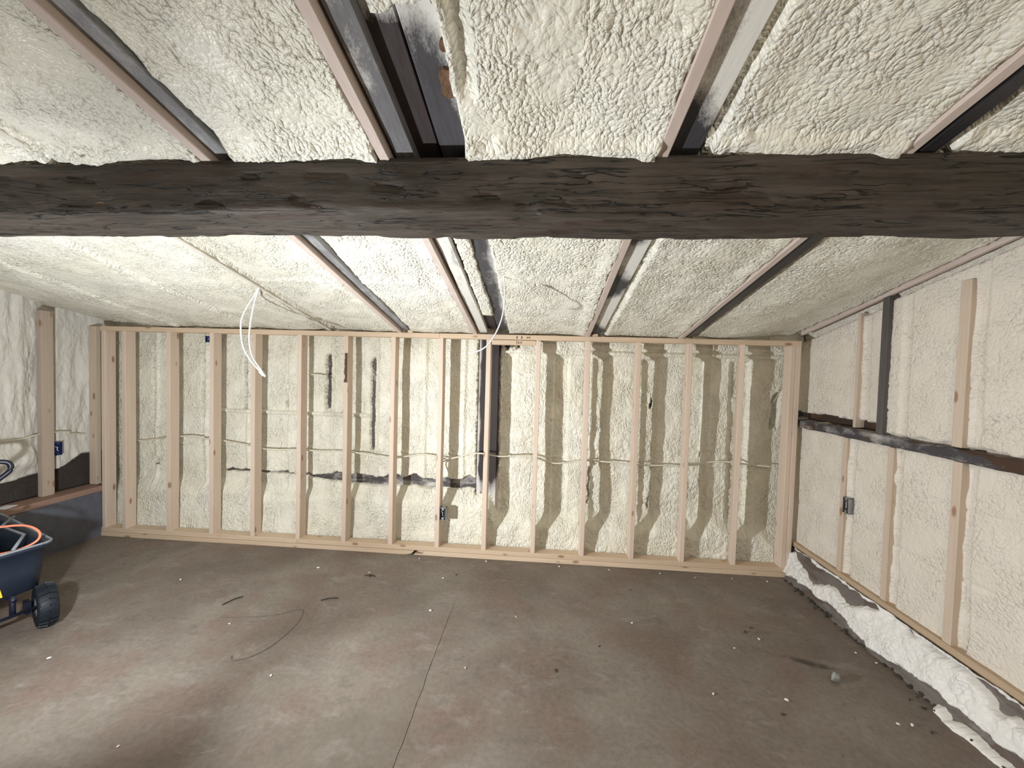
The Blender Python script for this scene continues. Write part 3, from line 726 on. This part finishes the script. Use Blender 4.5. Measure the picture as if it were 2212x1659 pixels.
block('old_sill', 0.95, 3.36, 0.235, 0.36, 0.48, 0.66, M_old_x, 'dark horizontal old sill timber showing above the low foam bulge', 'old timber')
block('old_sill', 3.57, 5.9, 0.235, 0.36, 1.755, 1.83, M_old_x, 'dark dusty old timber strip high behind the right half of the studs', 'old timber')

# ------------------------------------------------------------------ right wall framing
def vblock(name, y0, y1, x0, x1, z0, z1, mat, label, cat, group=None, lean=0.0):
    bm = bmesh.new(); add_box(bm, 0, x1 - x0, -(y1 - y0) / 2, (y1 - y0) / 2, 0, z1 - z0, .003)
    for v in bm.verts: v.co.y += lean * v.co.z
    o = bm_obj(name, bm, mat); o.location = (x0, (y0 + y1) / 2, z0); return tag(o, label, cat, group)
G2 = 'studs of the right side wall'
vblock('side_stud', -.462, -.424, 5.970, 6.05, .285, 1.20, M_pine_wall, 'lower right wall stud carrying the grey box', 'stud', G2)
vblock('side_stud', -.812, -.774, 5.972, 6.05, .285, 1.20, M_pine_wall, 'lower right wall stud below the foot of the dark post', 'stud', G2)
vblock('side_stud', -1.195, -1.152, 5.966, 6.05, .285, 1.20, M_pine_wall, 'lower right wall stud nearest the right picture edge', 'stud', G2)
vblock('side_stud', -.455, -.434, 6.018, 6.09, 1.27, roof(-.44) + .06, M_pine_wall, 'thin half buried stud above the side rail, left of the dark post', 'stud', G2)
vblock('side_stud', -1.185, -1.135, 5.968, 6.05, 1.27, roof(-1.14) - .03, M_pine_wall, 'wide pale stud above the side rail near the right edge', 'stud', G2)
vblock('dark_side_post', -.735, -.690, 5.962, 6.06, 1.262, roof(-.7) + .07, dusted('grey_side_post', (0.10, 0.09, 0.085), (0.3, 0.29, .28), 2, .6, .85), 'dark grey old post standing on the side rail of the right wall', 'post')
def ybeam(name, x0, x1, z0, z1, y0, y1, mat, label, cat, wob=.004, slope=0):
    n = 90; yy = np.linspace(y0, y1, n); w = (fbm(yy / .12, yy * 0, 500, 3) - .5) * wob * 2; w2 = (fbm(yy / .09, yy * 0, 501, 3) - .5) * wob * 2
    bm = bmesh.new(); e = .006; rings = []
    for k in range(n):
        rings.append([bm.verts.new((px - x0, yy[k] - y0, pz - z0 + (w[k] if pz > (z0 + z1) / 2 else w2[k]) + slope * (yy[k] - y0))) for px, pz in ((x0 + e, z0), (x1, z0), (x1, z1), (x0 + e, z1), (x0, z1 - e), (x0, z0 + e))])
    for A, B in zip(rings, rings[1:]):
        for k in range(6): bm.faces.new((A[k], A[(k + 1) % 6], B[(k + 1) % 6], B[k]))
    bm.faces.new(rings[0][::-1]); bm.faces.new(rings[-1])
    o = bm_obj(name, bm, mat); o.location = (x0, y0, z0); return tag(o, label, cat)
ybeam('side_rail', 5.958, 6.09, 1.203, 1.262, .12, -2.6, M_girt, 'dark old horizontal rail along the right wall with dusty patches', 'rail', .005)
ybeam('side_plate', 5.955, 6.06, .247, .285, .06, -4.5, M_pine_y if False else lumber_mat('side_plate_wood', 1, (0.55, 0.43, 0.31), (0.44, 0.33, 0.23)), 'tan wooden plate at the foot of the right wall above the stem wall', 'plate', .002)

vblock('recessed_board', -.69, .10, 6.075, 6.10, 1.25, 1.35, dusted('brown_recess_wood', (0.05, 0.032, 0.024), (.3, .28, .25), 1, .62, .9, brown=(.09, .04, .02)), 'dark brown board recessed above the side rail next to the corner', 'board')
# white foam smeared over the stem wall
yk = np.array([.1, -.03, -.10, -.27, -.43, -.60, -.70, -.86, -1.04, -1.17, -1.30, -1.44, -1.53, -1.8, -2.3])[::-1]
zk = np.array([.2, .20, .15, .10, .175, .135, .19, .245, .225, .215, .245, .17, .18, .2, .2])[::-1]
zlk = np.array([.03, .04, .05, .055, .06, .06, .03, .01, .04, .07, .055, .07, .06, .05, .05])[::-1]
ys = np.arange(0.0, -2.2, -0.006); zs = np.arange(0.0, 0.262, 0.005)
Y, Z = np.meshgrid(ys, zs, indexing='ij')
n = (fbm(Y / .06, Z / .06, 600, 4) - .5)
up = np.interp(Y, yk, zk) + n * .06; lo = np.interp(Y, yk, zlk) + n * .05
m = ss(-.012, .012, up - Z) * ss(-.012, .012, Z - lo)
m = np.maximum(m, ss(0.232, 0.246, Z + n * .035) * (Y < -.02))
m = np.maximum(m, ss(0, .01, .022 - Z + n * .03) * box(Y, -2.1, -1.24, .03))
hh = m * (0.020 + foam(Y, Z, 610, 0.018, (1, 1), 1.2) + (fbm(Y / .05, Z / .05, 611, 3) - .5) * .02)
Xf = curb_x(Y, Z) + 0.012 - 0.026 * m - np.clip(hh, 0, 1) * .8
o = grid_mesh('foam_smear', Xf, Y, Z, M_foam_white, keep=m > 0.03)
tag(o, 'white foam smeared along the stem wall at the foot of the right wall', 'foam', kind='stuff')

# rubble line of dark dirt where the floor meets the stem wall
rnd = random.Random(4); bm = bmesh.new()
for k in range(240):
    y = rnd.uniform(-1.95, -.02); r = rnd.uniform(.002, .010) ** 1.0 * (1.5 if rnd.random() < .15 else 1)
    mt = Matrix.Translation((5.878 + rnd.gauss(0, .014), y, r * .4)) @ Matrix.Diagonal((1, rnd.uniform(.8, 1.8), .7, 1))
    bmesh.ops.create_icosphere(bm, subdivisions=1, radius=r, matrix=mt)
o = bm_obj('dirt_line', bm, M_dirt); tag(o, 'dark crumbs of dirt along the joint of floor and right stem wall', 'dirt', kind='stuff')

# ------------------------------------------------------------------ left wall framing
bm = bmesh.new(); add_box(bm, -0.165, 0.004, YB + .1, .02, .409, .455, .003)
tag(bm_obj('ledge_plate', bm, M_ledge), 'reddish wooden sill plate lying on the left stem wall', 'plate')
G3 = 'studs of the left side wall'
vblock('side_stud', -.352, -.272, -.145, -.10, .456, roof(-.3) + .02, lumber_mat('pine_left_wall', 2, (0.52, 0.44, 0.37), (0.44, 0.36, 0.30)), 'broad knotty left wall stud standing on the sill plate', 'stud', G3)
vblock('side_stud', .02, .058, -.145, -.075, .456, roof(.05) + .01, M_pine_wall, 'left wall stud in the corner behind the framed wall end', 'stud', G3)
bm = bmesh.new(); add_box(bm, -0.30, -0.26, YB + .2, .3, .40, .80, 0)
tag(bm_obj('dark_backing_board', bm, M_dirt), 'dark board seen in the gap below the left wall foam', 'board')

# ------------------------------------------------------------------ boxes
def outlet_box(loc, rz, mat, label, w=.056, h=.104, d=.052, hook=True, matin=None):
    t = empty('outlet_box', loc, rz); bm = bmesh.new(); th = .003
    add_box(bm, 0, th, 0, d, 0, h); add_box(bm, w - th, w, 0, d, 0, h); add_box(bm, 0, w, 0, d, 0, th); add_box(bm, 0, w, 0, d, h - th, h)
    add_box(bm, 0, w, d - th, d, 0, h)
    bm_obj('box_shell', bm, mat, t)
    bm = bmesh.new(); add_box(bm, th, w - th, d - th * 2, d - th, th, h - th); bm_obj('box_back', bm, matin or M_steel_in, t)
    for z in (0.008, h - .016):
        bm = bmesh.new(); add_box(bm, w * .32, w * .68, .001, .004, z - .006, z + .014, .002); bm_obj('screw_tab', bm, mat, t)
    bm = bmesh.new(); tube(bm, spline([(w * .45, d - .01, h * .75), (w * .3, .012, h * .66), (w * .5, .006, h * .60), (w * .42, .008, h * .48), (w * .52, .004, h * .32)]), .0022, 6)
    bm_obj('wire_end', bm, M_cable, t, True)
    return tag(t, label, 'electrical box')
outlet_box((3.086, -.006, .312), 0, M_steel, 'steel outlet box with a white wire end, low on the back wall')
outlet_box((5.958, -.467, .70), radians(-90), M_steel, 'grey metal outlet box on the right wall stud', w=.05, h=.105)
outlet_box((-0.105, -.268, .775), radians(90), M_blue, 'dark blue plastic box on the left wall stud', w=.055, h=.11, matin=M_blue)
outlet_box((0.925 + .03, 0.03, 1.765), 0, M_blue, 'small blue plastic box near the top of the fourth stud', w=.05, h=.055, matin=M_blue)

# ------------------------------------------------------------------ cables
def cable(name, pts, r, mat, label, cat='cable', seg=8, group=None):
    bm = bmesh.new(); p = spline(pts, 6); o0 = p[0].copy(); tube(bm, [q - o0 for q in p], r, seg)
    o = bm_obj(name, bm, mat, None, True); o.location = o0; return tag(o, label, cat, group)
rz = [(0.10, .845), (.26, .85), (.69, .91), (.89, .89), (1.08, .87), (1.33, .84), (1.49, .82), (1.74, .83), (1.93, .82), (2.18, .83), (2.33, .82), (2.58, .79), (2.76, .81), (2.90, .83), (3.10, .80)]
cable('wall_cable', [(x, .135 + .02 * sin(x * 7), z) for x, z in rz], .0065, M_romex, 'cream foam dusted cable running through the left half of the back wall studs')
rz2 = [(3.05, .74), (3.10, .79), (3.22, .83), (3.38, .87), (3.57, .85), (3.74, .86), (3.88, .85), (4.00, .81), (4.10, .805), (4.30, .84), (4.50, .84), (4.70, .83), (4.91, .83), (5.18, .84), (5.40, .88), (5.60, .87), (5.81, .86)]
cable('wall_cable', [(3.09, .06, .42), (3.085, .07, .6)] + [(x, .125 + .02 * sin(x * 5), z) for x, z in rz2], .0065, M_romex, 'cream cable rising from the outlet box and running right through the studs')
cable('wall_cable', [(x, .16, z) for x, z in ((1.83, 1.50), (1.90, 1.505), (2.0, 1.49))], .006, M_romex, 'short horizontal cable stub high between sixth and seventh studs')
cable('wall_cable', [(-.105, -.62, .95), (-.11, -.49, .95), (-.115, -.40, .965), (-.13, -.31, .972), (-.13, -.20, .965), (-.12, -.15, .955), (-.125, -.17, .938), (-.14, -.10, .935), (-.15, -.01, .92)], .0055, M_romex, 'foam dusted cable running across the left side wall above the sill plate')
cable('hanging_cable', [(3.675, -1.0, 2.135), (3.684, -1.0, 2.05), (3.682, -1.0, 1.95), (3.66, -1.0, 1.85), (3.61, -1.0, 1.75), (3.55, -1.0, 1.70), (3.48, -1.0, 1.683)], .0042, M_cable, 'single white cable dangling from the ceiling over the dark post')
t = empty('cable_loop', (2.10, -.84, 2.07))
for pts in ([(2.10, -.84, 2.09), (2.06, -.84, 2.02), (2.02, -.84, 1.96), (1.985, -.845, 1.88), (1.98, -.85, 1.80), (1.998, -.85, 1.69), (2.05, -.845, 1.60), (2.12, -.84, 1.525)],
            [(2.10, -.84, 2.09), (2.075, -.835, 2.03), (2.055, -.83, 1.98), (2.035, -.83, 1.88), (2.022, -.83, 1.78), (2.026, -.83, 1.70), (2.055, -.835, 1.62), (2.125, -.84, 1.530)]):
    bm = bmesh.new(); tube(bm, [q - Vector((2.10, -.84, 2.07)) for q in spline(pts, 6)], .0052, 8); bm_obj('cable', bm, M_cable, t, True)
bm = bmesh.new(); tube(bm, [(0.005, 0, -.53), (0.03, 0, -.555)], .011, 10); tube(bm, [(0.028, 0, -.552), (0.040, 0, -.563)], .007, 8)
bm_obj('taped_end', bm, M_cable, t)
tag(t, 'pair of white cables hanging in a long loop from the ceiling at left', 'cable')
cable('loose_wire', [(5.86, .12, 1.49), (5.835, .10, 1.47), (5.82, .11, 1.42), (5.818, .13, 1.39)], .0022, M_romex, 'thin stray wire curling beside the right corner stud', 'wire')

# ------------------------------------------------------------------ floor things
cable('floor_wire', [(x, y, .004) for x, y in ((1.96, -.98), (2.13, -.95), (2.29, -.91), (2.37, -.85), (2.42, -.86), (2.46, -.99), (2.44, -1.18), (2.38, -1.28), (2.31, -1.31), (2.28, -1.28))], .0014, M_floor_wire, 'thin brownish wire lying in a curved loop on the concrete floor', 'wire', 5)
def pebble(name, x, y, r, mat, label, cat, group=None, sq=(1, 1, 1), seed=0, sub=2, z=None):
    bm = bmesh.new(); bmesh.ops.create_icosphere(bm, subdivisions=sub, radius=1)
    rnd = random.Random(seed)
    for v in bm.verts: v.co *= 1 + rnd.uniform(-.22, .18)
    for v in bm.verts: v.co = Vector((v.co.x * r * sq[0], v.co.y * r * sq[1], v.co.z * r * sq[2]))
    mz = min(v.co.z for v in bm.verts)
    for v in bm.verts: v.co.z -= mz
    o = bm_obj(name, bm, mat); o.location = (x, y, 0.0005 if z is None else z); o.rotation_euler = (0, 0, seed * 1.3)
    return tag(o, label, cat, group)
pebble('stone', 5.50, -1.11, .030, M_stone, 'angular pale grey stone on the floor near the right wall', 'stone', sq=(1.15, .8, .75), seed=3, sub=1)
CR = [(2.94, -.07), (2.63, -.34), (1.34, -.61), (2.06, -1.03), (2.58, -1.39), (2.21, -.32), (2.22, -1.81), (3.21, -.35), (1.36, -1.4), (3.79, -.76), (4.53, -.74), (5.27, -.81), (5.08, -.91), (4.81, -1.27), (5.16, -1.27),
      (5.16, -.10), (5.71, -.09), (3.23, -.76), (3.55, -1.23), (5.60, -1.36), (5.66, -1.36), (5.78, -.87), (5.83, -.95), (4.1, -.06), (4.5, -.06), (4.9, -.07), (3.5, -.05), (5.45, -.08)]
for i, (x, y) in enumerate(CR):
    pebble('foam_crumb', x, y, .0055 + .003 * ((i * 7) % 3) / 2, M_foam_white, 'tiny white foam crumb on the brown concrete floor', 'crumb', 'white foam crumbs scattered on the floor', (1.3, .8, .6), i, 1)
DK = [(.72, -.45), (2.66, -.39), (3.30, -.29), (4.61, -.34), (5.22, -.75), (5.28, -.70), (4.29, -.98), (4.03, -1.2), (5.09, -1.36), (5.79, -1.2), (5.81, -1.25), (5.72, -1.39), (5.85, -.52)]
for i, (x, y) in enumerate(DK):
    pebble('dirt_clod', x, y, .0055 + .0035 * ((i * 5) % 3) / 2, M_dirt, 'small dark dirt clod on the brown concrete floor', 'dirt', 'dark dirt clods scattered on the floor', (1.5, .8, .5), i + 50, 1)
for i, (p, lab) in enumerate(((((1.87, -.86), (1.905, -.80), (1.93, -.755)), 'dark curled wood splinter on the floor above the wire loop'), (((2.47, -.735), (2.52, -.715), (2.57, -.695)), 'straight dark splinter on the floor between wire loop and back wall'),
                              (((2.62, -.39), (2.66, -.385), (2.70, -.392)), 'short dark wood chip on the floor near the back wall'))):
    cable('wood_splinter', [(x, y, .005 + (.006 if k == 1 else 0)) for k, (x, y) in enumerate(p)], .0034, M_twig, lab, 'splinter', 5)
# ------------------------------------------------------------------ garden cart
cart = empty('garden_cart', (1.0, -1.2, 0))
O = Vector((1.0, -1.2, 0))
e1 = Vector((-0.93, 0.36, 0)).normalized(); e2 = Vector((-0.22, -0.975, 0)).normalized()
def cp(a, b, z): return Vector((1.035, -1.13, 0)) + e1 * a + e2 * b + Vector((0, 0, z)) - O
Lx, Wd = 0.92, 0.60
def tray():
    bm = bmesh.new()
    def ring(inset, z, r=.07, n=6, c=None):
        pts = []; a0, a1, b0, b1 = inset, Lx - inset, inset, Wd - inset
        for (cx_, cy_, s) in ((a0 + r, b0 + r, pi), (a1 - r, b0 + r, 1.5 * pi), (a1 - r, b1 - r, 0), (a0 + r, b1 - r, .5 * pi)):
            for k in range(n + 1):
                t_ = s + (pi / 2) * k / n; pts.append(cp(cx_ + r * cos(t_), cy_ + r * sin(t_), z))
        return [bm.verts.new(p) for p in pts]
    R_ = [ring(.060, .225), ring(.038, .235), ring(.024, .36), ring(.010, .475), ring(-.008, .480), ring(-.008, .498), ring(.014, .498), ring(.03, .47), ring(.042, .36), ring(.065, .255)]
    for A, B in zip(R_, R_[1:]):
        m_ = len(A)
        for k in range(m_): bm.faces.new((A[k], A[(k + 1) % m_], B[(k + 1) % m_], B[k]))
    bm.faces.new(R_[0][::-1]); bm.faces.new(R_[-1])
    return bm_obj('tray', bm, M_tray, cart, True)
tr = tray()
# rim tube
bm = bmesh.new(); pts = []
r = .05
for (cx_, cy_, s) in ((r, r, pi), (Lx - r, r, 1.5 * pi), (Lx - r, Wd - r, 0), (r, Wd - r, .5 * pi)):
    for k in range(6): t_ = s + (pi / 2) * k / 5; pts.append(cp(cx_ + r * cos(t_), cy_ + r * sin(t_), .500))
pts.append(pts[0]); tube(bm, pts, .007, 8, False); bm_obj('tray_rim', bm, M_rim, cart, True)
# yellow sticker on the near end panel
bm = bmesh.new()
q = [cp(.034, .20, .255), cp(.034, .36, .255), cp(.022, .36, .41), cp(.022, .235, .41), cp(.028, .215, .33)]
nn = -e1
A = [bm.verts.new(p + nn * .010) for p in q]; B = [bm.verts.new(p - nn * .006) for p in q]
bm.faces.new(A); bm.faces.new(B[::-1])
for k in range(5): bm.faces.new((A[k], A[(k + 1) % 5], B[(k + 1) % 5], B[k]))
o = bm_obj('sticker', bm, M_yellow, cart); o['label'] = 'yellow sticker on the tray'
# wheels
def wheel(center):
    w = empty('wheel', center); w.parent = cart
    ax = Vector((-0.47, -0.88, 0)).normalized(); fw = Vector((-0.88, 0.47, 0)).normalized(); up = Vector((0, 0, 1))
    def prof_surface(prof, seg, name, mat, sm=True):
        bm = bmesh.new(); rings = []
        for k in range(seg):
            a = 2 * pi * k / seg; d = fw * cos(a) + up * sin(a)
            rings.append([bm.verts.new(d * r_ + ax * o_) for o_, r_ in prof])
        for k in range(seg):
            A, B = rings[k], rings[(k + 1) % seg]
            for j in range(len(prof) - 1): bm.faces.new((A[j], A[j + 1], B[j + 1], B[j]))
        return bm_obj(name, bm, mat, w, sm)
    W2 = .043; Rr = .117
    prof_surface([(-.03, .062), (-.042, .068), (-W2, .09), (-W2 + .003, .108), (-.030, Rr - .005), (0, Rr), (.030, Rr - .005), (W2 - .003, .108), (W2, .09), (.042, .068), (.03, .062)], 48, 'tyre', M_rubber)
    for k in range(20):
        a = 2 * pi * k / 20
        d = fw * cos(a) + up * sin(a); tn = -fw * sin(a) + up * cos(a)
        bm = bmesh.new()
        for sgn in (-1, 1):
            pts = []
            base = ((0.002, -.004), (.038, -.006), (.038, .005), (.002, .006))
            A = [bm.verts.new(d * (Rr - (.001 if o_ < .01 else .010)) + ax * o_ * sgn + tn * (t_ + o_ * .20)) for o_, t_ in base]
            B = [bm.verts.new(d * (Rr + (.010 if o_ < .01 else .000)) + ax * o_ * sgn + tn * (t_ * .8 + o_ * .20)) for o_, t_ in base]
            bm.faces.new(B); bm.faces.new(A[::-1])
            for j in range(4): bm.faces.new((A[j], A[(j + 1) % 4], B[(j + 1) % 4], B[j]))
        bm_obj('tread_lug', bm, M_rubber, w)
    prof_surface([(-.030, .064), (-.034, .060), (-.020, .052), (-.016, .02), (-.03, .014), (-.03, .0005), (.03, .0005), (.03, .014), (.016, .02), (.020, .052), (.034, .060), (.030, .064)], 32, 'wheel_rim', M_rim)
    return w
for a in (.015, .70):
    for b in (.035, Wd + .02):
        wheel(cp(a, b, .125))
# chassis
bm = bmesh.new()
for a in (.03, .70): tube(bm, [cp(a, .03, .125), cp(a, Wd + .06, .125)], .009, 8)
for b in (.16, .40): tube(bm, [cp(.02, b, .215), cp(Lx - .05, b, .215)], .014, 8)
for a in (.04, .70):
    for b in (.16, .40): tube(bm, [cp(a, b, .125), cp(a, b, .235)], .013, 8)
bm_obj('chassis', bm, M_handle, cart, True)
bm = bmesh.new(); c0 = cp(.07, .075, .0)
for (z0, z1) in ((.09, .165),): 
    pts = [cp(.045, .085, z0), cp(.095, .085, z0), cp(.095, .085, z1), cp(.045, .085, z1)]; pts2 = [p + e2 * .022 for p in pts]
    A = [bm.verts.new(p) for p in pts]; B = [bm.verts.new(p) for p in pts2]
    bm.faces.new(A); bm.faces.new(B[::-1])
    for j in range(4): bm.faces.new((A[j], A[(j + 1) % 4], B[(j + 1) % 4], B[j]))
bm_obj('axle_bracket', bm, M_handle, cart)
# pull handle folded up at the far end
bm = bmesh.new()
hb = Vector((0.30, -0.98, 0)) - O + Vector((0, 0, 0))
def hp(a, z): return Vector((0.498, -0.95, z)) + Vector((0.60, 0.80, 0)) * a - O
lp = [hp(-.12, .735), hp(-.06, .795), hp(-.012, .845), hp(-.004, .885), hp(-.03, .912), hp(-.12, .917), hp(-.21, .912), hp(-.236, .885), hp(-.228, .845), hp(-.18, .795), hp(-.12, .735)]
tube(bm, spline(lp, 4), .015, 10, False); tube(bm, [hp(-.12, .74), hp(-.12, .18)], .011, 8)
bm_obj('handle', bm, M_handle, cart, True)
tag(cart, 'dark garden dump cart with knobbly black wheels at the left picture edge', 'cart')

# load in the cart
def at(a, b, z): return cp(a, b, z) + O
cable('extension_cord', [at(.55, .62, .60), at(.40, .40, .60), at(.26, .24, .60), at(.14, .10, .60), at(.06, .05, .565), at(.03, .06, .52), at(.06, .12, .485), at(.12, .20, .47), at(.20, .24, .44)], .0062, M_orange, 'orange cord arching out of the garden cart', 'cord')
bm = bmesh.new(); tube(bm, [at(.02, .16, .505), at(.20, .07, .52), at(.46, .10, .53), at(.52, .03, .56)], .008, 8)
tag(bm_obj('iron_rod', bm, M_rim, None, True), 'bent pale metal rod lying across the cart tray', 'rod')
bm = bmesh.new(); tube(bm, [at(.10, .30, .42), at(.40, .26, .47), at(.62, .30, .52)], .022, 10); tube(bm, [at(.30, .18, .38), at(.46, .44, .47)], .028, 10)
tag(bm_obj('scrap_pipe', bm, M_scrap, None, True), 'rusty brown pipe fittings piled in the cart tray', 'pipe')
bm = bmesh.new(); add_box(bm, -.30, .30, -.18, .18, 0, .10, .03)
o = bm_obj('scrap_heap', bm, M_dirt); c = at(.46, .28, .268); o.location = c; o.rotation_euler = (0, 0, math.atan2(e1.y, e1.x)); tag(o, 'dark heap of debris filling the bottom of the cart tray', 'debris')
bm = bmesh.new(); bmesh.ops.create_icosphere(bm, subdivisions=4, radius=1)
for v in bm.verts:
    n_ = math.sin(v.co.x * 9 + v.co.y * 5) * math.cos(v.co.z * 11 + v.co.y * 7); v.co *= 1 + .13 * n_; v.co = Vector((v.co.x * .14, v.co.y * .12, v.co.z * .055))
o = bm_obj('plastic_bag', bm, M_bag, None, True); o.location = at(.17, .36, .50); o.rotation_euler = (0, .1, 1.1); tag(o, 'crumpled clear plastic bag on the load of the cart', 'bag')
bm = bmesh.new(); add_box(bm, -.035, .035, -.05, .05, 0, .004, .001)
o = bm_obj('paper_card', bm, M_card); o.location = (-.07, -.60, .456); o.rotation_euler = (0, 0, .3); tag(o, 'small white card lying on the left sill plate', 'card')
